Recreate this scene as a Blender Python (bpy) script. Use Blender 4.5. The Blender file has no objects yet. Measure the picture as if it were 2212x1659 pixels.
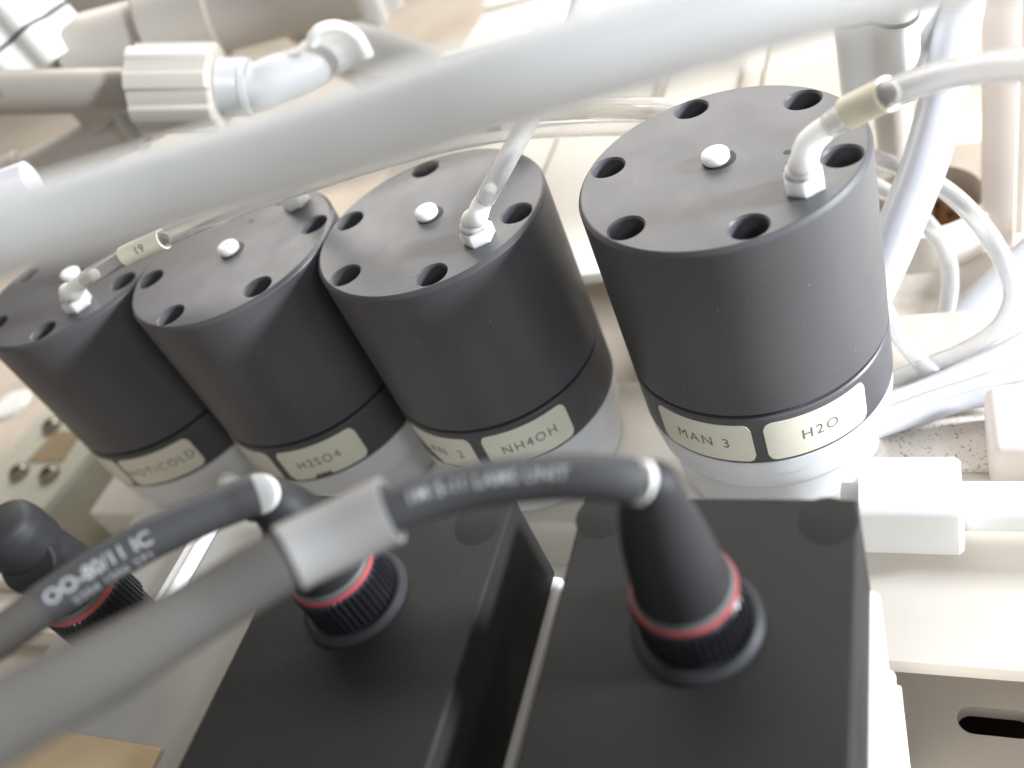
import bpy, bmesh, math, random
from mathutils import Vector, Matrix
random.seed(7)
scene = bpy.context.scene
C = scene.collection
S = 0.001                                   # everything below is written in millimetres

# ------------------------------------------------------------------ camera
F, H = 1951.72, 102.38                      # focal length in photo units (frame 2212 x 1659), camera height
M = Matrix(((0.906379, 0.045856, 0.41997), (0.2599, 0.723193, -0.639879), (-0.333061, 0.689123, 0.643568)))
cam_data = bpy.data.cameras.new('camera')
cam = bpy.data.objects.new('camera', cam_data); C.objects.link(cam)
cam.matrix_world = Matrix.Translation((0, 0, H * S)) @ M.to_4x4()
cam_data.sensor_width = 36; cam_data.lens = 36 * F / 2212
cam_data.clip_start = 0.005; cam_data.clip_end = 50
cam_data.dof.use_dof = True
cam_data.dof.focus_distance = 0.196
cam_data.dof.aperture_fstop = 9.3
scene.camera = cam

def P(x, y, z):                             # the place at height z seen at photo position x, y
    d = M @ Vector(((x - 1106) / F, -(y - 829.5) / F, -1))
    return Vector((0, 0, H)) + d * ((z - H) / d.z)
def PD(x, y, dist):                         # the place at a given distance in front of the camera
    d = M @ Vector(((x - 1106) / F, -(y - 829.5) / F, -1))
    return Vector((0, 0, H)) + d * dist

# ------------------------------------------------------------------ light
world = bpy.data.worlds.new('World'); scene.world = world; world.use_nodes = True
world.node_tree.nodes['Background'].inputs[0].default_value = (1.0, 0.96, 0.91, 1)
world.node_tree.nodes['Background'].inputs[1].default_value = 0.40
def area(name, loc, target, size, power, col, size_y=None):
    l = bpy.data.lights.new(name, 'AREA'); l.shape = 'SQUARE'; l.size = size; l.energy = power; l.color = col
    if size_y: l.shape = 'RECTANGLE'; l.size_y = size_y
    o = bpy.data.objects.new(name, l); C.objects.link(o)
    o.location = Vector(loc) * S
    o.rotation_euler = (Vector(target) - Vector(loc)).to_track_quat('-Z', 'Y').to_euler()
    return o
area('ceiling_panel_lamp', (-220, 600, 290), (-110, 170, 0), 0.85, 5.2, (1.0, 0.97, 0.93), 0.26)
area('side_window', (650, 225, 205), (-110, 162, -10), 0.12, 16.5, (0.86, 0.92, 1.0))
area('front_fill_lamp', (260, -120, 230), (-110, 150, -10), 0.09, 0.7, (0.74, 0.84, 1.0))  # weak bluish fill lamp added at front right, not an actual window
scene.view_settings.view_transform = 'Standard'; scene.view_settings.look = 'None'
scene.view_settings.exposure = 0.0; scene.view_settings.gamma = 1.0
scene.view_settings.use_curve_mapping = False
scene.cycles.max_bounces = 12; scene.cycles.transmission_bounces = 10; scene.cycles.transparent_max_bounces = 16

# ------------------------------------------------------------------ materials
def mat(name, col, rough=0.5, noise=0.0, nscale=60, bump=0.0, bscale=900, spec=0.5, trans=0.0, ior=1.45,
        sss=0.0, speck=None, metal=0.0, stain=None, coat=0.0):
    m = bpy.data.materials.new(name); m.use_nodes = True
    nt = m.node_tree; b = nt.nodes['Principled BSDF']
    b.inputs['Roughness'].default_value = rough; b.inputs['IOR'].default_value = ior
    b.inputs['Specular IOR Level'].default_value = spec; b.inputs['Metallic'].default_value = metal
    b.inputs['Transmission Weight'].default_value = trans
    b.inputs['Coat Weight'].default_value = coat
    if sss:
        b.inputs['Subsurface Weight'].default_value = sss
        b.inputs['Subsurface Radius'].default_value = (1, 1, 1); b.inputs['Subsurface Scale'].default_value = 0.004
    tc = nt.nodes.new('ShaderNodeTexCoord')
    cur = None
    rgb = nt.nodes.new('ShaderNodeRGB'); rgb.outputs[0].default_value = (*col, 1); cur = rgb.outputs[0]
    def mixc(fac, c2, blend='MIX'):
        nonlocal cur
        mx = nt.nodes.new('ShaderNodeMix'); mx.data_type = 'RGBA'; mx.blend_type = blend
        nt.links.new(fac, mx.inputs[0]); nt.links.new(cur, mx.inputs[6])
        mx.inputs[7].default_value = (*c2, 1); cur = mx.outputs[2]
    def tex(scale, lo, hi, detail=4):
        n = nt.nodes.new('ShaderNodeTexNoise'); n.inputs['Scale'].default_value = scale; n.inputs['Detail'].default_value = detail
        nt.links.new(tc.outputs['Object'], n.inputs['Vector'])
        r = nt.nodes.new('ShaderNodeMapRange'); r.inputs[1].default_value = lo; r.inputs[2].default_value = hi
        nt.links.new(n.outputs[0], r.inputs[0]); return r.outputs[0], n.outputs[0]
    if noise:
        f, _ = tex(nscale, 0.35, 0.7); mixc(f, tuple(min(1, c * (1 + noise)) for c in col))
    if stain:
        f, _ = tex(stain[1], stain[2], stain[3], 8); mixc(f, stain[0])
    if speck:
        f, _ = tex(speck[1], speck[2], speck[2] + 0.02, 2); mixc(f, speck[0])
    nt.links.new(cur, b.inputs['Base Color'])
    f, raw = tex(nscale * 2, 0.3, 0.7)
    rr = nt.nodes.new('ShaderNodeMapRange'); rr.inputs[3].default_value = rough * 0.9; rr.inputs[4].default_value = min(1, rough * 1.12)
    nt.links.new(f, rr.inputs[0]); nt.links.new(rr.outputs[0], b.inputs['Roughness'])
    if bump:
        _, raw = tex(bscale, 0, 1, 6)
        bp = nt.nodes.new('ShaderNodeBump'); bp.inputs['Strength'].default_value = bump; bp.inputs['Distance'].default_value = 0.0002
        nt.links.new(raw, bp.inputs['Height']); nt.links.new(bp.outputs[0], b.inputs['Normal'])
    return m
m_valve = mat('valve_grey_plastic', (0.072, 0.070, 0.073), 0.44, noise=0.15, nscale=45, bump=0.12, bscale=2500, speck=((0.22, 0.22, 0.22), 900, 0.74), stain=((0.075, 0.075, 0.07), 55, 0.58, 0.8))
m_recess = mat('groove_black_rubber', (0.012, 0.012, 0.012), 0.6)
m_cover = mat('box_black_plastic', (0.0135, 0.0122, 0.011), 0.62, noise=0.25, nscale=40, bump=0.4, bscale=2200, spec=0.3, speck=((0.2, 0.2, 0.2), 600, 0.79))
m_rubber = mat('black_rubber', (0.020, 0.020, 0.021), 0.55, spec=0.3, noise=0.2, bump=0.1)
m_nut = mat('black_glossy_nut', (0.010, 0.010, 0.012), 0.3)
m_shrink = mat('heat_shrink_grey_black', (0.040, 0.040, 0.041), 0.6, noise=0.1, spec=0.35)
m_red = mat('red_seal', (0.33, 0.07, 0.075), 0.5)
m_silver = mat('grey_seal', (0.10, 0.105, 0.10), 0.45)
m_cable = mat('grey_cable_jacket', (0.062, 0.058, 0.052), 0.8, spec=0.2, noise=0.08)
m_collar = mat('pale_grey_collar', (0.215, 0.21, 0.20), 0.55, noise=0.05)
m_label = mat('cream_label', (0.72, 0.69, 0.57), 0.45, noise=0.05, nscale=200)
m_ink = mat('faded_label_ink', (0.12, 0.115, 0.10), 0.7, noise=0.6, nscale=500)
m_inkb = mat('black_ink', (0.03, 0.03, 0.03), 0.6)
m_inkw = mat('white_print', (0.30, 0.30, 0.30), 0.6)
m_inkf = mat('faint_print', (0.11, 0.11, 0.10), 0.6)
m_white = mat('white_plastic', (0.78, 0.77, 0.74), 0.4, noise=0.04, sss=0.25)
m_natural = mat('natural_fluoropolymer', (0.80, 0.80, 0.77), 0.5, spec=0.25, noise=0.03, sss=1.0)
m_body = mat('frosted_valve_body', (0.86, 0.87, 0.88), 0.42, noise=0.05, sss=0.35, trans=0.25)
m_sleeve = mat('cream_marker_sleeve', (0.74, 0.70, 0.55), 0.5, noise=0.05)
m_tube = mat('clear_tubing', (0.96, 0.96, 0.96), 0.2, trans=0.82, ior=1.3)
m_thick = mat('frosted_tubing', (0.80, 0.80, 0.83), 0.32, trans=0.5, ior=1.34)
m_hose = mat('milky_hose', (0.76, 0.76, 0.745), 0.5, noise=0.06, trans=0.6, ior=1.34)
m_beige = mat('beige_polypropylene', (0.72, 0.66, 0.58), 0.5, noise=0.08, nscale=18, bump=0.15, bscale=500, stain=((0.56, 0.49, 0.41), 40, 0.62, 0.75))
m_wall = mat('beige_cabinet_panel', (0.46, 0.425, 0.375), 0.55, noise=0.06, nscale=12)
m_floor = mat('tan_cabinet_floor', (0.45, 0.39, 0.32), 0.55, noise=0.2, nscale=30, bump=0.1, stain=((0.52, 0.46, 0.38), 25, 0.5, 0.7))
m_speck = mat('pitted_plastic', (0.68, 0.62, 0.55), 0.7, noise=0.1, nscale=200, bump=0.4, bscale=1200, speck=((0.40, 0.33, 0.27), 1200, 0.62))
m_tan = mat('tan_plastic', (0.28, 0.21, 0.12), 0.5, noise=0.1)
m_clear = mat('pale_green_acrylic', (0.50, 0.49, 0.41), 0.25, noise=0.1, sss=0.3)
m_steel = mat('dull_steel', (0.30, 0.27, 0.21), 0.25, metal=0.8)
m_blackline = mat('black_gasket', (0.015, 0.015, 0.015), 0.5)
m_rust = mat('rusty_fitting', (0.28, 0.13, 0.06), 0.6, noise=0.5, nscale=250, stain=((0.06, 0.03, 0.02), 260, 0.45, 0.6))
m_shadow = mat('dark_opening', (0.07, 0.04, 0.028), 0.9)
m_panel = mat('cream_panel', (0.66, 0.63, 0.57), 0.5, noise=0.05, nscale=30)
m_farpfa = mat('dim_frosted_fitting', (0.60, 0.60, 0.59), 0.4, trans=0.25, ior=1.34)
m_bundle = mat('very_clear_tubing', (0.95, 0.94, 0.92), 0.12, trans=0.93, ior=1.25)
m_pink = mat('warm_white_block', (0.74, 0.66, 0.60), 0.5, noise=0.03)

# ------------------------------------------------------------------ object helpers
ORG = {}
def thing(name, label, cat, loc=(0, 0, 0), group=None):
    o = bpy.data.objects.new(name, None); C.objects.link(o); o.empty_display_size = 0.005
    o.location = Vector(loc) * S; o['label'] = label; o['category'] = cat
    if group: o['group'] = group
    ORG[o.name] = Vector(loc)
    return o
def finish(bm, name, m, org, angle=35):
    bmesh.ops.recalc_face_normals(bm, faces=bm.faces)
    for v in bm.verts: v.co = (v.co - org) * S
    me = bpy.data.meshes.new(name); bm.to_mesh(me); bm.free()
    me.materials.append(m)
    for p in me.polygons: p.use_smooth = True
    me.set_sharp_from_angle(angle=math.radians(angle))
    return me
def obj(name, bm, m, parent=None, label=None, cat=None, group=None, angle=35, kind=None):
    """world-millimetre bmesh -> one mesh object, child of parent or a thing on its own"""
    if parent is not None:
        org = ORG[parent.name]
    else:
        xs = [v.co for v in bm.verts]
        org = Vector(((min(c.x for c in xs) + max(c.x for c in xs)) / 2, (min(c.y for c in xs) + max(c.y for c in xs)) / 2, min(c.z for c in xs)))
    me = finish(bm, name, m, org, angle)
    o = bpy.data.objects.new(name, me); C.objects.link(o)
    if parent is not None: o.parent = parent
    else: o.location = org * S
    ORG[o.name] = org
    if label: o['label'] = label
    if cat: o['category'] = cat
    if group: o['group'] = group
    if kind: o['kind'] = kind
    return o
def lathe(bm, prof, centre=(0, 0, 0), segs=64, mtx=None, close=False):
    rings = []
    n = len(prof)
    T = mtx or Matrix.Translation(Vector(centre))
    for r, z in prof:
        if r < 1e-6: rings.append([bm.verts.new(T @ Vector((0, 0, z)))])
        else: rings.append([bm.verts.new(T @ Vector((r * math.cos(2 * math.pi * k / segs), r * math.sin(2 * math.pi * k / segs), z))) for k in range(segs)])
    for i in range(n if close else n - 1):
        a, b = rings[i], rings[(i + 1) % n]
        for k in range(segs):
            k2 = (k + 1) % segs
            if len(a) == 1 and len(b) == 1: continue
            if len(a) == 1: bm.faces.new((a[0], b[k], b[k2]))
            elif len(b) == 1: bm.faces.new((a[k], a[k2], b[0]))
            else: bm.faces.new((a[k], a[k2], b[k2], b[k]))
    return bm
def box(bm, lo, hi, bev=0.6, segs=2, mtx=None):
    r = bmesh.ops.create_cube(bm, size=1)
    for v in r['verts']:
        v.co = Vector([(lo[i] + hi[i]) / 2 + v.co[i] * (hi[i] - lo[i]) for i in range(3)])
        if mtx: v.co = mtx @ v.co
    if bev:
        es = list({e for v in r['verts'] for e in v.link_edges})
        bmesh.ops.bevel(bm, geom=es, offset=bev, segments=segs, affect='EDGES', profile=0.5)
    return bm
def prism(bm, pts, z0, z1, mtx=None, bev=0.0):
    T = mtx or Matrix()
    def ring(z, k=1.0): return [bm.verts.new(T @ Vector((x * k, y * k, z))) for x, y in pts]
    n = len(pts)
    rs = [ring(z0), ring(z1 - bev)] if bev else [ring(z0), ring(z1)]
    if bev:
        rad = max(math.hypot(x, y) for x, y in pts); rs.append(ring(z1, 1 - bev / rad))
    for a, b in zip(rs, rs[1:]):
        for k in range(n): bm.faces.new((a[k], a[(k + 1) % n], b[(k + 1) % n], b[k]))
    bm.faces.new(list(reversed(rs[0]))); bm.faces.new(rs[-1])
    return bm
def smooth_path(pts, step=1.0):
    """Catmull-Rom through points (Vector, radius)"""
    P4 = [(Vector(p[:3]), (p[3] if len(p) > 3 else None)) for p in pts]
    out = []
    n = len(P4)
    for i in range(n - 1):
        p0 = P4[max(i - 1, 0)]; p1 = P4[i]; p2 = P4[i + 1]; p3 = P4[min(i + 2, n - 1)]
        k = max(2, int((p2[0] - p1[0]).length / step))
        for j in range(k):
            t = j / k
            c = 0.5 * ((2 * p1[0]) + (-p0[0] + p2[0]) * t + (2 * p0[0] - 5 * p1[0] + 4 * p2[0] - p3[0]) * t * t + (-p0[0] + 3 * p1[0] - 3 * p2[0] + p3[0]) * t ** 3)
            r = None if p1[1] is None else p1[1] * (1 - t) + p2[1] * t
            out.append((c, r))
    out.append(P4[-1]); return out
def frames(path):
    cs = [p[0] for p in path]; n = len(cs); fr = []
    t0 = (cs[1] - cs[0]).normalized(); up = Vector((0, 0, 1))
    if abs(t0.dot(up)) > 0.9: up = Vector((0, 1, 0))
    nrm = (up - t0 * up.dot(t0)).normalized()
    for i in range(n):
        t = (cs[min(i + 1, n - 1)] - cs[max(i - 1, 0)]).normalized()
        nrm = (nrm - t * nrm.dot(t)).normalized()
        fr.append((cs[i], t, nrm, t.cross(nrm)))
    return fr
def tube(bm, path, r=None, segs=20, wall=0.0, a=0, b=None):
    """sweep a round section; wall > 0 gives a hollow tube with rims"""
    fr = frames(path); b = len(fr) if b is None else b
    def skin(k):
        rs = []
        for i in range(a, b):
            c, t, n, bn = fr[i]; rad = (r if r is not None else path[i][1]) - k
            rs.append([bm.verts.new(c + (n * math.cos(2 * math.pi * j / segs) + bn * math.sin(2 * math.pi * j / segs)) * rad) for j in range(segs)])
        for x, y in zip(rs, rs[1:]):
            for j in range(segs):
                q = (x[j], x[(j + 1) % segs], y[(j + 1) % segs], y[j])
                bm.faces.new(q if k == 0 else tuple(reversed(q)))
        return rs
    o = skin(0)
    if wall:
        i_ = skin(wall)
        for x, y in ((o[0], i_[0]), (o[-1], i_[-1])):
            for j in range(segs): bm.faces.new((x[j], x[(j + 1) % segs], y[(j + 1) % segs], y[j]))
    else:
        bm.faces.new(list(reversed(o[0]))); bm.faces.new(o[-1])
    return bm
def text_bm(body, size, extrude=0.0, spacing=1.0, align='CENTER', bold=0.0):
    cu = bpy.data.curves.new('lettering', 'FONT'); cu.body = body; cu.size = size; cu.align_x = align; cu.align_y = 'CENTER'
    cu.space_character = spacing; cu.offset = bold; cu.resolution_u = 3; cu.fill_mode = 'FRONT'
    o = bpy.data.objects.new('lettering', cu); C.objects.link(o)
    me = o.to_mesh(); bm = bmesh.new(); bm.from_mesh(me); o.to_mesh_clear()
    bpy.data.objects.remove(o); bpy.data.curves.remove(cu)
    bmesh.ops.triangulate(bm, faces=bm.faces)
    for _ in range(4):
        es = [e for e in bm.edges if e.calc_length() > size * 0.14]
        if not es: break
        bmesh.ops.subdivide_edges(bm, edges=es, cuts=1)
        bmesh.ops.triangulate(bm, faces=[f for f in bm.faces if len(f.verts) > 3])
    return bm
def V(*a): return Vector(a)
def Pt(x, y, z, *r): p = P(x, y, z); return (p.x, p.y, p.z, *r)
def Pd(x, y, d, *r): p = PD(x, y, d); return (p.x, p.y, p.z, *r)
def ngon(n, r, rot=0): return [(r * math.cos(rot + 2 * math.pi * k / n), r * math.sin(rot + 2 * math.pi * k / n)) for k in range(n)]
def rrect(w, h, r, k=6):
    out = []
    for cx, cy, a0 in ((w / 2 - r, h / 2 - r, 0), (-w / 2 + r, h / 2 - r, 90), (-w / 2 + r, -h / 2 + r, 180), (w / 2 - r, -h / 2 + r, 270)):
        for j in range(k + 1):
            a = math.radians(a0 + 90 * j / k); out.append((cx + r * math.cos(a), cy + r * math.sin(a)))
    return out
def axis_mtx(origin, direction):
    return Matrix.Translation(Vector(origin)) @ Vector(direction).to_track_quat('Z', 'Y').to_matrix().to_4x4()

# ------------------------------------------------------------------ the setting
def slab(name, lo, hi, m, bev=0.0): return obj(name, box(bmesh.new(), lo, hi, bev), m, kind='structure')
# floor tray with a long slotted hole near the right: built as plate round the slot
SL = P(2150, 1560, -118)
def slotted_floor():
    bm = bmesh.new()
    w, h = 15.5, 6.6
    inner = [(SL.x + x, SL.y + y) for x, y in rrect(w, h, 3.25, 8)]
    n = len(inner)
    def outer_pt(x, y):
        dx, dy = x - SL.x, y - SL.y
        k = min(40 / abs(dx) if abs(dx) > 1e-6 else 1e9, 40 / abs(dy) if abs(dy) > 1e-6 else 1e9)
        return (SL.x + dx * k, SL.y + dy * k)
    z0, z1 = -118, -123
    top_i = [bm.verts.new((x, y, z0)) for x, y in inner]; top_o = [bm.verts.new((*outer_pt(x, y), z0)) for x, y in inner]
    low_i = [bm.verts.new((x, y, z1)) for x, y in inner]
    for k in range(n):
        q = (k + 1) % n
        bm.faces.new((top_i[k], top_i[q], top_o[q], top_o[k])); bm.faces.new((top_i[k], top_i[q], low_i[q], low_i[k]))
    # corners and the rest of the sheet
    def rect(x0, y0, x1, y1):
        bm.faces.new([bm.verts.new((x, y, z0)) for x, y in ((x0, y0), (x1, y0), (x1, y1), (x0, y1))])
    ax0, ax1, ay0, ay1 = SL.x - 40, SL.x + 40, SL.y - 40, SL.y + 40
    for k in range(n):
        va, vb = top_o[k], top_o[(k + 1) % n]
        if abs(va.co.x - vb.co.x) > 1e-3 and abs(va.co.y - vb.co.y) > 1e-3:
            cx = max((va.co.x, vb.co.x), key=lambda x: abs(x - SL.x)); cy = max((va.co.y, vb.co.y), key=lambda y: abs(y - SL.y))
            bm.faces.new((va, vb, bm.verts.new((cx, cy, z0))))
    rect(-1600, -300, ax0, 1500); rect(ax1, -300, 500, 1500); rect(ax0, -300, ax1, ay0); rect(ax0, ay1, ax1, 1500)
    return bm
obj('floor', slotted_floor(), m_floor, kind='structure')
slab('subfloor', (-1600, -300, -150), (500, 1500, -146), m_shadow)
slab('back_wall', (-1600, 800, -146), (500, 815, 900), m_wall)

# ------------------------------------------------------------------ manifold and plates under the valves
mf = thing('manifold', 'long pale plastic manifold block running under the row of dark valves', 'manifold', (-140, 162, -118))
obj('block', box(bmesh.new(), (-280, 136, -112), (-12, 190, -90), 1.2), m_panel, mf)
obj('foot_plate', box(bmesh.new(), (-290, 128, -117.8), (-40, 205, -112.5), 1.0), m_white, mf)

def front_plate():
    a = P(1950, 1430, -84)
    r = thing('support_plate', 'thick cream plastic plate lying under the white fitting at right', 'plate', (60, a.y + 40, -118))
    obj('plate', box(bmesh.new(), (-30, a.y, -89), (190, 205, -84), 0.7, 2), m_beige, r)
    obj('standoff', lathe(bmesh.new(), [(0, -118), (6, -118), (6, -89.2), (0, -89.2)], (60, 160, 0), 24), m_white, r)
    obj('standoff', lathe(bmesh.new(), [(0, -118), (6, -118), (6, -89.2), (0, -89.2)], (120, 130, 0), 24), m_white, r)
front_plate()
s = P(2010, 965, -83.5)
obj('porous_pad', box(bmesh.new(), (s.x - 22, s.y - 8, -84), (s.x + 16, s.y + 9, -82), 0.5), m_speck,
    label='pitted beige pad on the plate right of the H2O valve', cat='pad')

# ------------------------------------------------------------------ the four valves
R = 30.0
VC = {4: (-37.81, 163.26, 0.0), 3: (-109.35, 165.28, -4.68), 2: (-168.95, 161.28, -4.28), 1: (-227.99, 159.49, -4.32)}
def cap_mesh():
    bm = bmesh.new()
    lathe(bm, [(0, 0), (29.0, 0), (29.3, -0.15), (29.85, -0.75), (30.0, -1.1), (30.0, -45.0), (29.6, -45.4), (0, -45.4)], segs=160)
    me = finish(bm, 'cap', m_valve, V(0, 0, 0), 30)
    o = bpy.data.objects.new('cap_blank', me); C.objects.link(o)
    cb = bmesh.new()
    for k in range(6):
        a = math.radians(60 * k)
        lathe(cb, [(0, 2), (4.05, 2), (4.05, 0.02), (3.65, -0.45), (3.65, -15), (0, -15)], (24.9 * math.cos(a), 24.9 * math.sin(a), 0), 40)
    co = bpy.data.objects.new('cutter', finish(cb, 'cutter', m_valve, V(0, 0, 0))); C.objects.link(co)
    md = o.modifiers.new('b', 'BOOLEAN'); md.operation = 'DIFFERENCE'; md.object = co; md.solver = 'EXACT'
    dg = bpy.context.evaluated_depsgraph_get(); dg.update()
    out = bpy.data.meshes.new_from_object(o.evaluated_get(dg)); out.name = 'cap'
    bpy.data.objects.remove(o); bpy.data.objects.remove(co)
    for p in out.polygons: p.use_smooth = True
    out.set_sharp_from_angle(angle=math.radians(14))
    return out
CAP = cap_mesh()
def wrap_patch(c, a0, a1, z0, z1, corner=2.0, r=30.05, th=0.18, bite=None, torn=None):
    """rounded label bent round the collar; angles in degrees"""
    bm = bmesh.new(); n = 40
    w = math.radians(a1 - a0) * r
    cols = []
    for i in range(n + 1):
        t = i / n; u = t * w; lo, hi = z0, z1
        for e in (u, w - u):
            if e < corner: d = corner - math.sqrt(max(0, corner ** 2 - (corner - e) ** 2)); lo = max(lo, z0 + d); hi = min(hi, z1 - d)
        if bite and abs(t - bite[0]) < bite[1]: lo += bite[2] * (0.75 + 0.25 * math.cos((t - bite[0]) / bite[1] * 9))
        if torn and t < torn: lo = z0 + (z1 - z0) * (1 - t / torn) * 0.75 + 0.5 * math.sin(t * 90)
        a = math.radians(a0) + u / r
        cols.append([[bm.verts.new((c[0] + rr * math.cos(a), c[1] + rr * math.sin(a), c[2] + lo + (hi - lo) * j / 3)) for j in range(4)] for rr in (r, r + th)])
    for x, y in zip(cols, cols[1:]):
        for j in range(3):
            bm.faces.new((x[1][j], y[1][j], y[1][j + 1], x[1][j + 1])); bm.faces.new((x[0][j], x[0][j + 1], y[0][j + 1], y[0][j]))
        bm.faces.new((x[0][0], y[0][0], y[1][0], x[1][0])); bm.faces.new((x[0][3], x[1][3], y[1][3], y[0][3]))
    for q in (cols[0], cols[-1]):
        for j in range(3): bm.faces.new((q[0][j], q[1][j], q[1][j + 1], q[0][j + 1]))
    return bm
def wrap_text(c, body, ang, z, size, r=30.27, spacing=1.25, tilt=0):
    bm = text_bm(body, size, spacing=spacing)
    for v in bm.verts:
        x, y = v.co.x * 0.9, v.co.y
        y += x * math.tan(math.radians(tilt))
        a = math.radians(ang) + x / r
        v.co = (c[0] + r * math.cos(a), c[1] + r * math.sin(a), c[2] + z + y)
    return bm
def hexnut(c, r, z0, z1, rot=0.3):
    bm = bmesh.new()
    T = Matrix.Translation(V(*c))
    prism(bm, ngon(6, r, rot), z0, z1, T, 0.7)
    return bm
GV = 'dark grey cylindrical valves standing in a row'
valve_roots = {}
def valve(k, label, holes, labels, elbow):
    c = V(*VC[k])
    r = thing('valve', label, 'valve', (c.x, c.y, -90), GV); valve_roots[k] = r
    cap = bpy.data.objects.new('cap', CAP); C.objects.link(cap); cap.parent = r
    cap.location = (c - V(c.x, c.y, -90)) * S; cap.rotation_euler = (0, 0, math.radians(holes)); ORG[cap.name] = ORG[r.name]
    # breather plug in the middle
    pl = bmesh.new(); T = Matrix.Translation(c + V(-0.2, 0.4, 0))
    lathe(pl, [(0, 2.0), (0.55, 2.0), (0.8, 2.35), (1.3, 2.55), (2.1, 2.5), (2.7, 2.1), (2.95, 1.5), (2.9, 0.7), (2.6, 0.1), (0, 0.1)], mtx=T, segs=32)
    obj('breather_plug', pl, m_natural, r)
    sk = bmesh.new(); lathe(sk, [(2.5, 0.0), (3.5, 0.0), (3.5, 0.12), (2.5, 0.12)], (c.x + 0.3, c.y + 0.7, c.z), 32, close=True)
    obj('plug_seat', sk, m_recess, r)
    # groove, collar ring, frosted body, neck
    obj('groove', lathe(bmesh.new(), [(28.6, -45.3), (28.6, -47.2)], c, 96), m_recess, r)
    col = obj('collar', lathe(bmesh.new(), [(28.2, -46.5), (29.6, -46.5), (30.0, -46.9), (30.0, -61.2), (29.6, -61.6), (28.0, -61.6)], c, 128), m_valve, r)
    obj('body', lathe(bmesh.new(), [(28, -61.7), (29.5, -61.7), (29.8, -62.0), (29.7, -66.2), (29.0, -66.6), (29.0, -71.0), (28.4, -72.6), (27.3, -73.4), (27.0, -74.0), (26.6, -84), (25.5, -85), (25.5, -89.8 - c.z)], c, 96), m_body, r)
    for (a0, a1, txt, ta, kw) in labels:
        lb = obj('name_label', wrap_patch(c, a0, a1, -60.3, -48.2, **kw), m_label, r)
        if txt: obj('lettering', wrap_text(c, txt, ta, -54.4, 4.3), m_ink, lb)
    # dust specks / tiny drilled pin hole
    ph = bmesh.new(); a = math.radians(elbow[0] + 35)
    lathe(ph, [(0, 0.06), (0.75, 0.06), (0.75, 0.0)], (c.x + 14 * math.cos(a), c.y + 14 * math.sin(a), c.z), 16)
    obj('pin_hole', ph, m_recess, r)
    # screwed elbow fitting
    a = math.radians(elbow[0]); e = V(c.x + elbow[1] * math.cos(a), c.y + elbow[1] * math.sin(a), c.z)
    nb = hexnut(e, 4.0, 0.0, 3.4, elbow[0]); lathe(nb, [(0, 3.3), (3.3, 3.3), (3.1, 4.6), (2.4, 5.0), (0, 5.0)], e, 24)
    fit = obj('elbow_nut', nb, m_natural, r, angle=25)
    if elbow[2]:
        pth = smooth_path([(e.x, e.y, e.z + 3.6, 2.5), (e.x, e.y, e.z + 5.0, 2.5)] + elbow[2], 0.5)
        obj('elbow', tube(bmesh.new(), pth, None, 24), m_natural, fit)
    return e
def along(e, pts): return pts
e4 = valve(4, 'rightmost and nearest dark valve with MAN 3 and H2O labels', -10, [(-133, -87.3, 'MAN 3', -110, {}), (-82.2, -35.5, 'H2O', -59, {})],
      (-36, 22.3, [Pt(1737, 345, 7.0, 2.5), Pt(1750, 308, 9.5, 2.5), Pt(1785, 276, 11.0, 2.2), Pt(1815, 256, 12.2, 1.8)]))
e3 = valve(3, 'dark valve labelled NH4OH, second from the right', -8, [(-130, -88.5, 'AN  2', -106, dict(torn=0.42)), (-82.3, -36.8, 'NH4OH', -59.5, {})],
      (-33, 21.2, [Pt(1031, 466, 2.0, 2.4), Pt(1040, 442, 4.0, 2.2), Pt(1062, 404, 8.0, 1.5)]))
e2 = valve(2, 'dark valve labelled H2SO4 with a chipped label edge, third from the right', 18, [(-142, -95.0, None, 0, {}), (-89.3, -42.6, 'H2SO4', -68, dict(bite=(0.42, 0.10, 1.5)))],
      (58, 23.0, [Pt(655, 385, 8, 2.1), Pt(660, 365, 11, 1.9), Pt(672, 345, 14, 1.6)]))
e1 = valve(1, 'leftmost dark valve labelled HOT/COLD, cut by the frame edge', -12, [(-142, -94.2, None, 0, {}), (-91.6, -44.0, 'HOT/COLD', -68, {})],
      (-44, 20.2, [Pt(156, 631, 1.8, 2.5), Pt(172, 612, 4.0, 2.1), Pt(205, 592, 6.5, 1.5)]))

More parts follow.
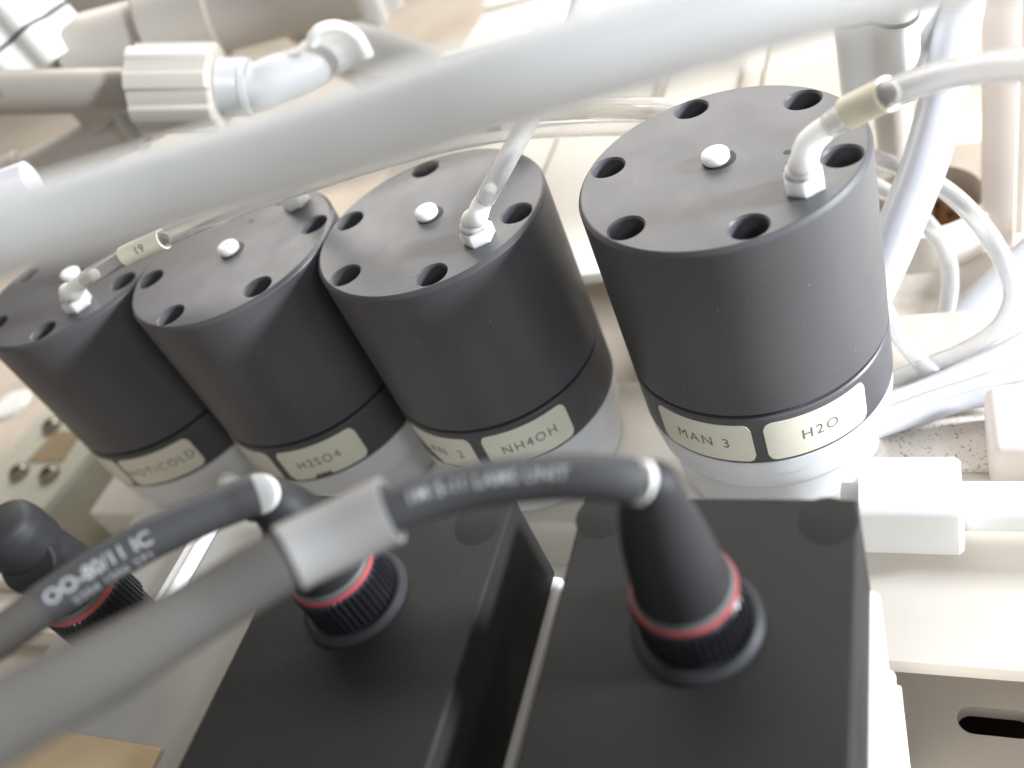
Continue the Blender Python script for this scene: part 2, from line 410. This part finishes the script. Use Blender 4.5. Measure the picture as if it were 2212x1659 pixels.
# ------------------------------------------------------------------ air tubes on the valves
def tubing(name, label, pts, r, wall, m, cat='tube', group=None, step=1.2, segs=22):
    path = smooth_path(pts, step)
    t = thing(name, label, cat, tuple(path[0][0]), group)
    obj('tube_wall', tube(bmesh.new(), path, r, segs, wall), m, t)
    return t, path
def sleeve(t, path, i0, i1, r, txt=None):
    s_ = obj('marker_sleeve', tube(bmesh.new(), path, r, 24, 0.5, i0, i1), m_sleeve, t)
    if txt: obj('lettering', path_text(path, txt, (i0 + i1) // 2, r + 0.03, 3.2, toward=CAMP), m_inkf, s_)
CAMP = V(0, 0, H)
def path_text(path, body, i_mid, r, size, toward=None, spin=0.0, spacing=1.1, flip=False, bold=0.0, dy=0.0):
    """lay lettering on the outside of a swept tube, facing the given point"""
    fr = frames(path); cum = [0.0]
    for a, b in zip(fr, fr[1:]): cum.append(cum[-1] + (b[0] - a[0]).length)
    c, t, n, bn = fr[i_mid]
    d = (toward - c); d = (d - t * d.dot(t)).normalized()
    base = math.atan2(d.dot(bn), d.dot(n)) + spin
    bm = text_bm(body, size, spacing=spacing, bold=bold)
    sg = -1 if flip else 1
    for v in bm.verts:
        s0 = cum[i_mid] + sg * v.co.x; y = -sg * (v.co.y + dy)
        j = max(0, min(len(cum) - 2, next((q for q in range(len(cum) - 1) if cum[q + 1] > s0), len(cum) - 2)))
        f = (s0 - cum[j]) / max(1e-6, cum[j + 1] - cum[j])
        c0, t0, n0, b0 = fr[j]; c1, t1, n1, b1 = fr[j + 1]
        cc = c0.lerp(c1, f); nn = n0.lerp(n1, f).normalized(); bb = b0.lerp(b1, f).normalized()
        a = base + y / r
        v.co = cc + (nn * math.cos(a) + bb * math.sin(a)) * r
    return bm
t, p = tubing('air_tube', 'clear tube with cream sleeve bending right from the H2O valve elbow',
    [Pt(1795, 270, 11.5), Pt(1830, 245, 14), Pt(1880, 220, 16), Pt(1935, 196, 19), Pt(2020, 168, 23), Pt(2120, 148, 27), Pt(2212, 140, 30), Pt(2330, 140, 33)], 2.35, 0.6, m_tube)
k = [i for i, q in enumerate(p) if (q[0] - P(1826, 247, 14)).length < 1.3][0]; k2 = [i for i, q in enumerate(p) if (q[0] - P(1935, 196, 19)).length < 1.3][0]
sleeve(t, p, k, k2, 2.95)
tubing('air_tube', 'clear tube rising from the NH4OH valve elbow up behind the milky hose',
    [Pt(1048, 430, 5.5), Pt(1060, 408, 8), Pt(1082, 370, 12.5), Pt(1115, 308, 17), Pt(1150, 245, 21), Pt(1185, 180, 25), Pt(1220, 110, 30), Pt(1250, 30, 36), Pt(1270, -60, 42)], 2.15, 0.55, m_tube)
t, p = tubing('air_tube', 'clear tube with sleeve marked 19 running from HOT/COLD valve over the H2SO4 valve',
    [Pt(185, 604, 5.2), Pt(215, 586, 6.8), Pt(270, 553, 8.5), Pt(370, 508, 10.5), Pt(470, 467, 12), Pt(600, 418, 13), Pt(740, 372, 12), Pt(880, 330, 8), Pt(1000, 302, 4), Pt(1120, 284, 0), Pt(1280, 276, -5), Pt(1420, 276, -10), Pt(1560, 290, -16)], 2.2, 0.45, m_bundle)
k = [i for i, q in enumerate(p) if (q[0] - P(278, 549, 8.6)).length < 1.3][0]; k2 = [i for i, q in enumerate(p) if (q[0] - P(366, 510, 10.4)).length < 1.5][0]
sleeve(t, p, k, k2, 2.75, '19')
tubing('air_tube', 'clear tube from the H2SO4 valve fitting hidden behind the milky hose',
    [Pt(660, 368, 10.5), Pt(672, 345, 14), Pt(700, 322, 16), Pt(800, 300, 14), Pt(950, 276, 8), Pt(1080, 262, 2), Pt(1250, 246, -4), Pt(1400, 244, -8), Pt(1560, 258, -14)], 2.2, 0.45, m_bundle)
tubing('air_tube', 'upper clear tube of the bundle passing behind the H2O valve',
    [Pt(700, 330, 2), Pt(900, 280, 0), Pt(1050, 244, -1), Pt(1200, 236, -2), Pt(1330, 233, -4), Pt(1450, 238, -7), Pt(1600, 256, -14)], 2.9, 0.5, m_bundle)
obj('tube_clip', tube(bmesh.new(), smooth_path([Pt(1050, 279, 6.0), Pt(1080, 275, 6.0)], 0.5), 0.55, 10), m_blackline,
    label='tiny dark mark lying on the clear tube bundle beside the NH4OH tube', cat='clip')

# ------------------------------------------------------------------ milky hose across the foreground
tubing('hose', 'wide milky hose sweeping blurred across the top of the view', [Pd(-420, 650, 84), Pd(-200, 584, 80), Pd(0, 510, 78), Pd(300, 422, 76), Pd(600, 334, 73), Pd(850, 257, 70), Pd(1136, 164, 67), Pd(1438, 76, 66), Pd(1750, -14, 66), Pd(2300, -140, 68)],
    3.55, 0.8, m_hose, 'hose', step=2.0, segs=40)

# ------------------------------------------------------------------ control boxes with screw-on plugs
GB = 'black topped control boxes in front of the valves'
def control_box(u0, u1, label, screws, front, tag):
    r = thing('control_box', label, 'box', ((u0 + u1) / 2, 60, -118), GB)
    v1 = 92.4
    cov = obj('cover', box(bmesh.new(), (u0, front, -45.5), (u1, v1, -20), 0.7, 3), m_cover, r)
    obj('housing', box(bmesh.new(), (u0 + 0.2, front - 1, -117.8), (u1 + 1.4, v1 - 0.4, -45.9), 1.0, 2), m_white, r)
    for (x, y) in screws:
        bm = bmesh.new(); T = Matrix.Translation((x, y, -20))
        lathe(bm, [(0, 0.06), (4.2, 0.06), (4.4, 0.02), (4.4, -0.6), (0, -0.6)], mtx=T, segs=40)
        sc = obj('screw_cover', bm, m_cover, r)
        bm = bmesh.new(); lathe(bm, [(4.45, 0.01), (4.6, 0.01), (4.6, 0.04), (4.45, 0.04)], mtx=T, segs=40, close=True)
        obj('screw_gap', bm, m_recess, sc)
    bm = bmesh.new(); cx, cy = SOCK[tag]
    lathe(bm, [(0, -20.1), (10.2, -20.1), (10.2, -19.4), (9.2, -18.6), (8.6, -18.6), (8.5, -18.9), (0, -18.9)], (cx, cy, 0), 64)
    obj('socket_flange', bm, m_rubber, r)
    return r
SOCK = {'A': (-33.8, 68.7), 'B': (-95.9, 69.4)}
control_box(-57.2, -11.2, 'right black topped control box below the H2O valve', [(-15.6, 88.0), (-53.2, 88.0)], 20, 'A')
control_box(-117.0, -70.9, 'middle black topped control box beside the narrow bright gap', [(-76.6, 85.8), (-112.6, 86.0)], 20, 'B')
# white terminal strip against the right box
tx = P(1935, 1540, -75)
ts = thing('terminal_strip', 'white terminal strip with tiny print beside the right control box', 'strip', (-7.4, 70, -118))
p0, p1 = P(1896, 1440, -66), P(1934, 1440, -66)
obj('strip_body', box(bmesh.new(), (-9.6, 20, -117.8), (p1.x - 0.6, p0.y - 1, -69), 0.8), m_white, ts)
obj('strip_face', box(bmesh.new(), (p0.x, p0.y - 22, -69), (p1.x, p0.y, -66), 1.2, 3), m_white, ts)
obj('strip_lip', box(bmesh.new(), (p1.x - 0.5, 10, -117.8), (p1.x + 0.9, p0.y - 3, -66.5), 0.4, 2), m_beige, ts)
bm = text_bm('24V GND OUT IN', 1.7)
for v in bm.verts: v.co = V((p0.x + p1.x) / 2 + v.co.y * 0.6, p0.y - 11 - v.co.x, -65.96)
obj('lettering', bm, m_inkf, ts)

m_greybox = mat('grey_white_plastic', (0.25, 0.24, 0.22), 0.5, noise=0.08)
wb = thing('white_box', 'pale grey box body left of the middle control box under the grey hose', 'box', (-150, 60, -118))
cb = P(297, 1097, -27)
obj('housing', box(bmesh.new(), (cb.x, 10, -117.8), (-121.5, cb.y, -27), 0.8, 2), m_greybox, wb)
for i in range(2):
    q = P(395 + 22 * i, 1215, -26)
    obj('rib', box(bmesh.new(), (q.x - 1.1, q.y - 12, -27), (q.x + 1.1, q.y + 12, -25 + 0.6 * i), 0.6, 2), m_natural, wb)
q = P(525, 1165, -34)
sb = bmesh.new(); lathe(sb, [(0, -118), (4.6, -118), (4.6, -30), (4.2, -29.4), (3.2, -29.4), (3.2, -32), (0, -32)], (q.x, P(525, 1150, -30).y + 3, 0), 32)
obj('screw_post', sb, m_white, None, label='white round screw post rising behind the pale grey box', cat='post')
sb = bmesh.new(); T = Matrix.Translation((q.x, P(525, 1150, -30).y + 3, 0)); lathe(sb, [(0, -31.9), (2.9, -31.9), (2.9, -28.6), (2.4, -28.0), (1.4, -28.0), (1.4, -29.4), (0, -29.4)], mtx=T, segs=24)
obj('socket_screw', sb, m_steel, None, label='steel socket screw sunk in the white screw post', cat='screw')
q = P(505, 1030, -58)
sb = bmesh.new(); lathe(sb, [(0, 0), (3.4, 0), (3.4, 60), (3.0, 62), (1.8, 63.4), (0, 63.8)], (q.x, q.y - 2, -118), 24)
obj('white_peg', sb, m_white, None, label='small white rounded peg between the HOT/COLD and H2SO4 valves', cat='peg')

def cable(tag, base, label, text1, text2, bend, cpts, sheath, collar, marker, rtop=4.3, group='black plugs with a red seal ring'):
    bx, by = base
    r = thing('plug_cable', label, 'cable', (bx, by, -18.5), group)
    # knurled nut
    n = 44; pts = []
    for k in range(n * 4):
        a = 2 * math.pi * k / (n * 4); pts.append(((8.35 if (k % 4) in (0, 1) else 7.95) * math.cos(a), (8.35 if (k % 4) in (0, 1) else 7.95) * math.sin(a)))
    nb = bmesh.new(); prism(nb, pts, -18.5, -10.6, Matrix.Translation((bx, by, 0)), 0.5)
    obj('knurled_nut', nb, m_nut, r)
    obj('red_ring', lathe(bmesh.new(), [(0, -10.55), (7.85, -10.55), (7.95, -10.2), (7.8, -9.5), (0, -9.5)], (bx, by, 0), 64), m_red, r)
    obj('grey_ring', lathe(bmesh.new(), [(0, -9.45), (7.55, -9.45), (7.45, -9.0), (7.3, -8.6), (0, -8.6)], (bx, by, 0), 64), m_silver, r)
    pth = smooth_path([(bx, by, -8.55, 7.2), (bx, by, -2.5, 6.55), (bx, by, 2.5, 5.95)] + bend, 0.4)
    pl = obj('plug_body', tube(bmesh.new(), pth, None, 40), m_rubber, r)
    path = smooth_path(cpts, 1.0)
    def idx(pt): return min(range(len(path)), key=lambda i: (path[i][0] - V(*pt[:3])).length)
    i0, i1 = idx(cpts[0]), idx(sheath)
    rs = cpts[0][3]
    if marker: obj('marker_ring', tube(bmesh.new(), path, rs * 0.97, 28, 0, 0, idx(marker)), m_white, r)
    st = idx(marker) if marker else 0
    sh = obj('sheath', tube(bmesh.new(), [(c, rs) for c, _ in path], rs, 36, 0.4, st, i1), m_shrink, r)
    if text1: obj('lettering', path_text([(c, rs) for c, _ in path], text1[0], idx(text1[1]), rs + 0.06, text1[2], toward=CAMP, spin=text1[3], flip=True, spacing=text1[4], bold=0.04), m_inkw, sh)
    if text2: obj('lettering', path_text([(c, rs) for c, _ in path], text2[0], idx(text2[1]), rs + 0.06, text2[2], toward=CAMP, spin=text2[3], flip=True, spacing=text2[4], bold=0.03), m_inkw, sh)
    if collar:
        ca, cb_ = idx(collar[0]), idx(collar[1])
        obj('collar', tube(bmesh.new(), path, collar[2], 40, 0.6, ca, cb_), m_collar, r)
    obj('cable_jacket', tube(bmesh.new(), path, None, 32, 0, max(0, i1 - 3), len(path)), m_cable, r)
    return r, path
# right plug
bx, by = SOCK['A']
cable('A', SOCK['A'], 'thick grey cable with pale collar and black plug on the right box', ('1M 5-11 LAMS UNIT', Pd(1052, 1050, 114), 2.35, 0.15, 1.02), None,
    [Pt(1418, 1115, 7.5, 5.1), Pt(1412, 1080, 11.3, 4.4), Pt(1409, 1060, 13.2, 4.0), Pt(1402, 1048, 14.4, 3.6), Pt(1396, 1045, 14.7, 3.2)],
    [Pt(1402, 1046, 14.7, 2.95), Pd(1345, 1037, 112, 2.95), Pd(1260, 1030, 112, 2.85), Pd(1150, 1034, 113, 2.85), Pd(1000, 1054, 114, 2.85), Pd(860, 1094, 114, 2.9), Pd(720, 1160, 114, 3.6),
     Pd(600, 1218, 112, 3.9), Pd(400, 1338, 106, 3.95), Pd(200, 1452, 94, 3.95), Pd(0, 1558, 80, 3.95), Pd(-260, 1700, 64, 3.95)],
    Pd(800, 1120, 114), (Pd(846, 1102, 114), Pd(600, 1218, 112), 4.4), Pd(1362, 1040, 113))
# middle plug
bx, by = SOCK['B']
r, pB = cable('B', SOCK['B'], 'black sheathed cable with white 77 marker from the middle box', ('OO-80/11 IC', Pd(222, 1226, 134), 3.1, 0.1, 1.0), ('3204 1506 271', Pd(240, 1220, 134), 2.0, -0.75, 1.1),
    [(bx, by, 4.5, 5.2), (bx - 0.6, by, 7.2, 4.6), (bx - 2.5, by, 9.0, 4.0), (bx - 5.0, by - 0.6, 9.4, 3.4)],
    [(bx - 4.4, by - 0.4, 9.3, 3.2), Pd(560, 1066, 140, 3.2), Pd(500, 1088, 139, 3.2), Pd(440, 1112, 138, 3.2), Pd(330, 1162, 136, 3.2), Pd(220, 1224, 134, 3.2), Pd(110, 1297, 131, 3.2), Pd(50, 1340, 129, 3.0), Pd(-40, 1400, 126, 3.0), Pd(-200, 1500, 120, 3.0)],
    Pd(78, 1320, 130), None, Pd(546, 1071, 140))
mk = [o for o in r.children if o.name.startswith('marker_ring')][0]
obj('lettering', path_text([(c, 3.02) for c, _ in pB], '77', 5, 3.02, 2.6, toward=CAMP, spin=0.35, flip=True), m_inkb, mk)
# left plug
bx, by = P(240, 1332, -20).x, P(240, 1332, -20).y
cable('C', (bx, by), 'black plug with red ring at the left edge behind the printed sheath', None, None,
    [(bx, by, 5, 6.3), (bx, by, 9, 6.2), (bx, by, 11.5, 5.6), (bx, by, 12.6, 4.4)],
    [(bx - 4.6, by, 7.0, 3.2), (bx - 12, by - 0.5, 7.5, 3.2), (bx - 24, by - 3, 8, 3.2), (bx - 40, by - 8, 8, 3.2)],
    (bx - 14, by - 0.5, 7.5), None, (bx - 9, by - 0.2, 7.2))
pcr = [o for o in bpy.data.objects if o.name.startswith('plug_cable')][-1]
T = axis_mtx((bx, by, -1.5), (0.42, -0.50, 0.76))
obj('elbow_cap', lathe(bmesh.new(), [(0, 0), (5.0, 0), (5.0, 7.6), (4.6, 8.1), (0, 8.1)], mtx=T, segs=40), m_rubber, pcr)
obj('socket_stub', lathe(bmesh.new(), [(0, -27.2), (7.6, -27.2), (7.6, -18.6), (0, -18.6)], (bx, by, 0), 40), m_rubber, wb)

# ------------------------------------------------------------------ white union fitting at the right
a = P(1968, 1092, -71)
uf = thing('union_fitting', 'large white ribbed union nut on the plate right of the H2O valve', 'fitting', (a.x, a.y, -84))
pts = []
for k in range(64):
    an = 2 * math.pi * k / 64; rr = 12.2 / max(abs(math.cos(an)), abs(math.sin(an))) ** 0.72
    pts.append((min(rr, 15.0) * .70 * math.cos(an), min(rr, 15.0) * .70 * math.sin(an)))
nb = bmesh.new(); prism(nb, pts, 0, 20, axis_mtx((a.x - 10, a.y, a.z), (1, 0, 0)), 1.0)
obj('nut', nb, m_white, uf)
obj('pipe', lathe(bmesh.new(), [(0, 20.1), (5.2, 20.1), (5.2, 120), (0, 120)], mtx=axis_mtx((a.x - 10, a.y, a.z), (1, 0, 0)), segs=40), m_natural, uf)
obj('spigot', lathe(bmesh.new(), [(0, -4), (5, -4), (5, -0.1), (0, -0.1)], mtx=axis_mtx((a.x - 10, a.y, a.z), (1, 0, 0)), segs=40), m_body, uf)
q = P(2200, 960, -75)
obj('pale_block', box(bmesh.new(), (q.x - 6.0, q.y - 6, -84), (q.x + 40, q.y + 14, -70), 2.2, 3), m_pink, label='warm white plastic block at the right edge above the union pipe', cat='block')

# ------------------------------------------------------------------ tubes at the right
tubing('thick_tube', 'thick frosted tube running down from the top behind the H2O valve', [Pd(2105, -120, 236), Pd(2079, 0, 232), Pd(2058, 110, 230), Pd(2036, 210, 228), Pd(1998, 350, 226), Pd(1958, 455, 226), Pd(1905, 580, 228), Pd(1850, 690, 232), Pd(1790, 780, 240)], 5.6, 1.1, m_thick, 'tube')
tubing('thick_tube', 'wide frosted tube slanting down from the right frame edge', [Pd(2330, 470, 262), Pd(2230, 548, 262), Pd(2130, 640, 264), Pd(2030, 730, 267), Pd(1930, 810, 272), Pd(1800, 890, 282)], 5.2, 1.0, m_thick, 'tube')
tubing('looped_tube', 'largest clear loop curling right of the H2O valve', [Pd(1800, 320, 246), Pd(1885, 342, 238), Pd(1960, 368, 232), Pd(2030, 402, 228), Pd(2090, 452, 225), Pd(2140, 515, 223), Pd(2175, 580, 222), Pd(2188, 640, 222), Pd(2160, 705, 224), Pd(2090, 755, 228), Pd(2000, 792, 233), Pd(1900, 830, 240)], 2.35, 0.6, m_tube)
tubing('looped_tube', 'smaller clear loop with bright flecks inside the larger loop', [Pd(1830, 370, 256), Pd(1890, 402, 252), Pd(1950, 436, 248), Pd(2005, 486, 246), Pd(2042, 545, 246), Pd(2052, 610, 248), Pd(2040, 680, 252), Pd(2000, 750, 258)], 2.35, 0.6, m_tube)
tubing('looped_tube', 'short clear tube slanting down beside the H2O valve side', [Pd(1890, 620, 238), Pd(1925, 697, 234), Pd(1962, 752, 232), Pd(2005, 798, 231), Pd(2062, 838, 232)], 2.3, 0.6, m_tube)
for lab, pts, rad in (('upper of the straight tubes lying low at the right edge', [(1850, 895), (2000, 840), (2120, 785), (2260, 715)], 2.6),
                      ('middle of the straight tubes lying low at the right edge', [(1850, 925), (2000, 868), (2120, 830), (2260, 790)], 2.2),
                      ('lowest of the straight tubes lying low at the right edge', [(1850, 942), (2000, 892), (2100, 862), (2200, 850)], 2.4)):
    tubing('low_tube', lab, [Pt(x, y, -78 + (0 if rad > 2.3 else 1)) for x, y in pts], rad, 0.6, m_thick, 'tube', 'straight tubes lying on the plate at right')

# upright flange, bracket and stained opening behind the loops
def upright():
    a = P(2122, 450, -84); b = P(2196, 452, -84)
    r = thing('upright_post', 'tall cream upright post standing behind the tube loops', 'post', ((a.x + b.x) / 2, a.y, -118))
    obj('face', box(bmesh.new(), (a.x, a.y, -117.8), (b.x, a.y + 6, 260), 0.6), m_pink, r)
    obj('return_flange', box(bmesh.new(), (b.x - 0.2, a.y + 6.2, -117.8), (b.x + 3, a.y + 60, 260), 0.4), m_wall, r)
upright()
a = P(2000, 490, -98)
rp = thing('inspection_port', 'oval opening with rusty fitting inside, seen past the clear loops', 'port', (a.x, a.y, -99.9))
T = Matrix.Translation((a.x, a.y, -99.9))
obj('port_ring', lathe(bmesh.new(), [(17, 14), (21, 14), (21, 0), (17, 0)], mtx=T, segs=48, close=True), m_beige, rp)
obj('port_well', lathe(bmesh.new(), [(0, 2), (16.8, 2), (16.8, 0.1), (0, 0.1)], mtx=T, segs=48), m_tan, rp)
for dx, dy, rr, hh in ((7, 2, 4.2, 14), (1, 5, 5, 10), (-9, -2, 4.5, 12)):
    obj('rusty_stub', lathe(bmesh.new(), [(0, 2.1), (rr, 2.1), (rr * 0.9, hh * 0.6), (rr, hh * 0.7), (rr * 0.6, hh), (0, hh)], mtx=T @ Matrix.Translation((dx, dy, 0)), segs=20), m_rust, rp)
obj('plinth', box(bmesh.new(), (-60, 206, -117.8), (120, 330, -100), 1.5), m_beige, label='low beige plinth behind the tube loops at the right', cat='plinth')

# background cabinet panels between the valves (individual panels with seams)
bp = thing('service_tray', 'cream panelled tray with narrow joints behind the row of valves', 'tray', (-100, 330, -118))
for i in range(5):
    u0 = -199 + i * 37.5
    obj('panel', box(bmesh.new(), (u0, 207, -64), (u0 + 36.6, 430, -60), 0.6), m_panel, bp)
obj('back_strip', box(bmesh.new(), (-199, 430.5, -64), (-12, 520, -57), 0.8), m_panel, bp)
for u0 in (-92, -60):
    obj('rib', box(bmesh.new(), (u0, 292, -59.8), (u0 + 3.0, 425, -56), 0.8), m_panel, bp)
obj('cross_rail', box(bmesh.new(), (-195, 362, -55.9), (-16, 368, -50), 0.8), m_panel, bp)
obj('support_leg', box(bmesh.new(), (-120, 300, -117.8), (-100, 320, -64.2), 0.6), m_panel, bp)

# ------------------------------------------------------------------ lobed valve knobs with a black seam
def lobed(r, lobes, depth, n=96): return [((r + depth * math.cos(lobes * 2 * math.pi * k / n)) * math.cos(2 * math.pi * k / n), (r + depth * math.cos(lobes * 2 * math.pi * k / n)) * math.sin(2 * math.pi * k / n)) for k in range(n)]
def knob(label, base, direction, r, h1, h2, lobes=6, depth=2.0, spin=0.0):
    T = axis_mtx(base, direction) @ Matrix.Rotation(spin, 4, 'Z')
    k = thing('knob', label, 'knob', tuple(base), 'white lobed knobs')
    bm = bmesh.new(); prism(bm, lobed(r, lobes, depth), 0, h1, T); obj('grip', bm, m_white, k)
    bm = bmesh.new(); prism(bm, lobed(r + 0.25, lobes, depth), h1 + 0.02, h1 + 1.1, T); obj('seam', bm, m_blackline, k)
    bm = bmesh.new(); prism(bm, lobed(r, lobes, depth), h1 + 1.12, h1 + h2, T, 1.5); obj('crown', bm, m_white, k)
    bm = bmesh.new(); lathe(bm, [(0, -26), (r * 0.45, -26), (r * 0.45, -1), (r * 0.7, -0.05), (0, -0.05)], mtx=T, segs=32); obj('stem', bm, m_wall, k)
    return k
b4 = PD(1925, 175, 246)
knob('white lobed knob with black seam above the H2O valve', (b4.x, b4.y, b4.z), (0, 0, 1), 11.0, 21, 16, 4, 2.4, 0.35)
b5 = PD(120, 140, 330)
knob('white lobed knob with wavy black seam at the top left corner', (b5.x, b5.y, b5.z), (-0.30, 0.1, 1), 17, 12, 22, 6, 2.2, 0.2)
b6 = PD(770, 52, 352)
knob('white lobed knob above the loop clamp at the top middle', (b6.x, b6.y, b6.z), (0.0, 0.1, 1), 17.5, 22, 18, 6, 2.4, 0.5)

# ------------------------------------------------------------------ pipe, ribbed nut and elbow at the top left
pf = thing('pipe_fitting', 'brown-grey pipe with ribbed translucent nut and white elbow at upper left', 'pipe', tuple(PD(300, 195, 301)))
A0, A1 = PD(-260, 205, 302), PD(330, 194, 302)
ax = (A1 - A0).normalized(); L = (A1 - A0).length
T = axis_mtx(A0, ax)
m_brownpipe = mat('brown_tinted_pipe', (0.34, 0.305, 0.26), 0.4, noise=0.06, trans=0.15)
m_pnut = mat('translucent_nut', (0.46, 0.43, 0.38), 0.4, noise=0.04, sss=0.3)
pp = obj('pipe', lathe(bmesh.new(), [(0, 0), (7.3, 0), (7.3, L), (0, L)], mtx=T, segs=40), m_brownpipe, pf)
bm = text_bm('I-22  1', 4.0)
for v in bm.verts:
    a_ = v.co.y / 7.35; x_, y_ = v.co.x, v.co.y
    dirc = (CAMP - A0.lerp(A1, 0.45)); dirc = (dirc - ax * dirc.dot(ax)).normalized(); side = ax.cross(dirc)
    c_ = A0 + ax * (40.0 + x_)
    v.co = c_ + (dirc * math.cos(a_) + side * math.sin(a_) * 1) * 7.36
obj('lettering', bm, m_inkf, pp)
N0 = L - 4
pts = []
for k in range(96):
    an = 2 * math.pi * k / 96; pts.append(((13.6 + (1.1 if (k % 12) < 6 else 0)) * math.cos(an), (13.6 + (1.1 if (k % 12) < 6 else 0)) * math.sin(an)))
bm = bmesh.new(); prism(bm, pts, N0, N0 + 27, T, 1.0); obj('ribbed_nut', bm, m_pnut, pf)
thr = [(0, N0 + 27.1)]
for k in range(6): thr += [(9.2, N0 + 27.1 + k * 1.4), (9.8, N0 + 27.7 + k * 1.4)]
thr += [(9.5, N0 + 37), (0, N0 + 37)]
obj('thread', lathe(bmesh.new(), thr, mtx=T, segs=40), m_farpfa, pf)
e0 = A0 + ax * (N0 + 37)
pth = smooth_path([(*(e0 + ax * 0.1), 8.4), (*(e0 + ax * 3), 8.2), (*PD(600, 172, 302), 7.94), (*PD(660, 150, 305), 7.68), (*PD(710, 115, 310), 7.68), (*PD(765, 100, 317), 7.94), (*PD(830, 118, 328), 8.45), (*PD(920, 150, 340), 8.96)], 1.2)
obj('elbow', tube(bmesh.new(), pth, None, 32), m_farpfa, pf)
lp = smooth_path([Pd(672, 95, 292, 1.5), Pd(690, 66, 289, 1.5), Pd(730, 58, 289, 1.5), Pd(770, 78, 292, 1.5), Pd(795, 122, 297, 1.5)], 0.8)
obj('loop_clamp', tube(bmesh.new(), lp, 2.0, 14), m_natural, None, label='thin white loop clamp over the elbow at upper left', cat='clamp')
# more pipes further back, top left
def back_pipe(label, a_, b_, rad, m, flange=None):
    T_ = axis_mtx(a_, b_ - a_); L_ = (b_ - a_).length
    k = thing('back_pipe', label, 'pipe', tuple(a_), 'blurred pipes behind the milky hose')
    obj('pipe', lathe(bmesh.new(), [(0, 0), (rad, 0), (rad, L_), (0, L_)], mtx=T_, segs=36), m, k)
    if flange:
        for f0, f1, fr_ in flange:
            obj('coupling', lathe(bmesh.new(), [(0, f0 * L_), (rad * fr_ - 0.8, f0 * L_), (rad * fr_, f0 * L_ + 1), (rad * fr_, f1 * L_ - 1), (rad * fr_ - 0.8, f1 * L_), (0, f1 * L_)], mtx=T_, segs=36), m, k)
    return k
back_pipe('beige pipe with coupling above the ribbed nut at upper left', PD(150, 120, 330), PD(760, -40, 330), 12.5, m_wall, [(0.28, 0.52, 1.25)])
back_pipe('beige slanting pipe below the brown-grey pipe at left', PD(-100, 470, 345), PD(330, 250, 345), 9, m_wall, [(0.1, 0.4, 1.25)])
back_pipe('second slanting beige pipe lower at the left edge', PD(-60, 560, 320), PD(260, 400, 330), 8, m_beige)
back_pipe('frosted pipe end at the left edge over the milky hose', PD(-80, 450, 240), PD(72, 395, 240), 6, m_thick)
back_pipe('greyish pipe crossing behind the top middle knob', PD(560, -60, 360), PD(840, 160, 380), 14, m_pnut)
dn = PD(285, 290, 320)
nz = thing('drip_nozzle', 'small white nozzle with dark hook below the brown-grey pipe', 'nozzle', tuple(dn))
T = axis_mtx(PD(276, 246, 320), PD(312, 322, 320) - PD(276, 246, 320))
obj('cone', lathe(bmesh.new(), [(0, 0), (5, 0), (4.6, 6), (3.0, 9), (2.8, 14), (0, 14)], mtx=T, segs=24), m_farpfa, nz)
obj('hook', tube(bmesh.new(), smooth_path([Pd(292, 330, 318), Pd(302, 314, 318), Pd(318, 305, 318), Pd(326, 298, 318)], 0.5), 0.45, 8), m_blackline, nz)

# ------------------------------------------------------------------ acrylic block with three screws at the left
c0 = P(95, 985, -86)
ab = thing('screwed_block', 'pale rounded block with three dark screws at the left edge', 'block', (c0.x, c0.y, -118))
rot = Matrix.Translation((c0.x, c0.y, 0)) @ Matrix.Rotation(math.radians(-8), 4, 'Z')
bm = bmesh.new(); prism(bm, rrect(52, 56, 7), -117.8, -86, rot, 2.0); obj('block', bm, m_clear, ab)
for (x, y) in ((108, 918), (38, 1018), (103, 1022)):
    q = P(x, y, -84.5); T = Matrix.Translation((q.x, q.y, -86))
    sc = obj('button_screw', lathe(bmesh.new(), [(0, 0.9), (1.9, 0.9), (2.0, 2.9), (2.5, 3.0), (3.6, 2.3), (4.3, 1.0), (4.4, -0.2), (0, -0.2)], mtx=T, segs=28), m_steel, ab)
q = P(115, 968, -85.8)
bm = bmesh.new(); prism(bm, [(-9, -7), (11, -7), (9, 8), (-6, 9)], -86.1, -85.5, Matrix.Translation((q.x, q.y, 0))); obj('tan_patch', bm, m_tan, ab)
q = P(40, 870, -84)
obj('boss', lathe(bmesh.new(), [(0, -84), (8, -84), (9, -85), (9, -86.2), (0, -86.2)], (q.x - 6, q.y, 0), 32), m_white, ab)
q = P(210, 1640, -60)
obj('tan_block', box(bmesh.new(), (-182, 18, -117.8), (-128, P(200, 1590, -27).y, -26.0), 1.0), m_tan, wb)
# low channel pieces on the floor in front of the leftmost valve
fc = thing('floor_channel', 'beige stepped channel on the floor below the leftmost valve', 'channel', (-235, 105, -118))
for i, (y0, y1, z1) in enumerate(((96, 110, -104), (111, 122, -98), (123, 127, -108))):
    obj('step', box(bmesh.new(), (-330, y0, -117.8), (-182, y1, z1), 0.8), m_beige, fc)
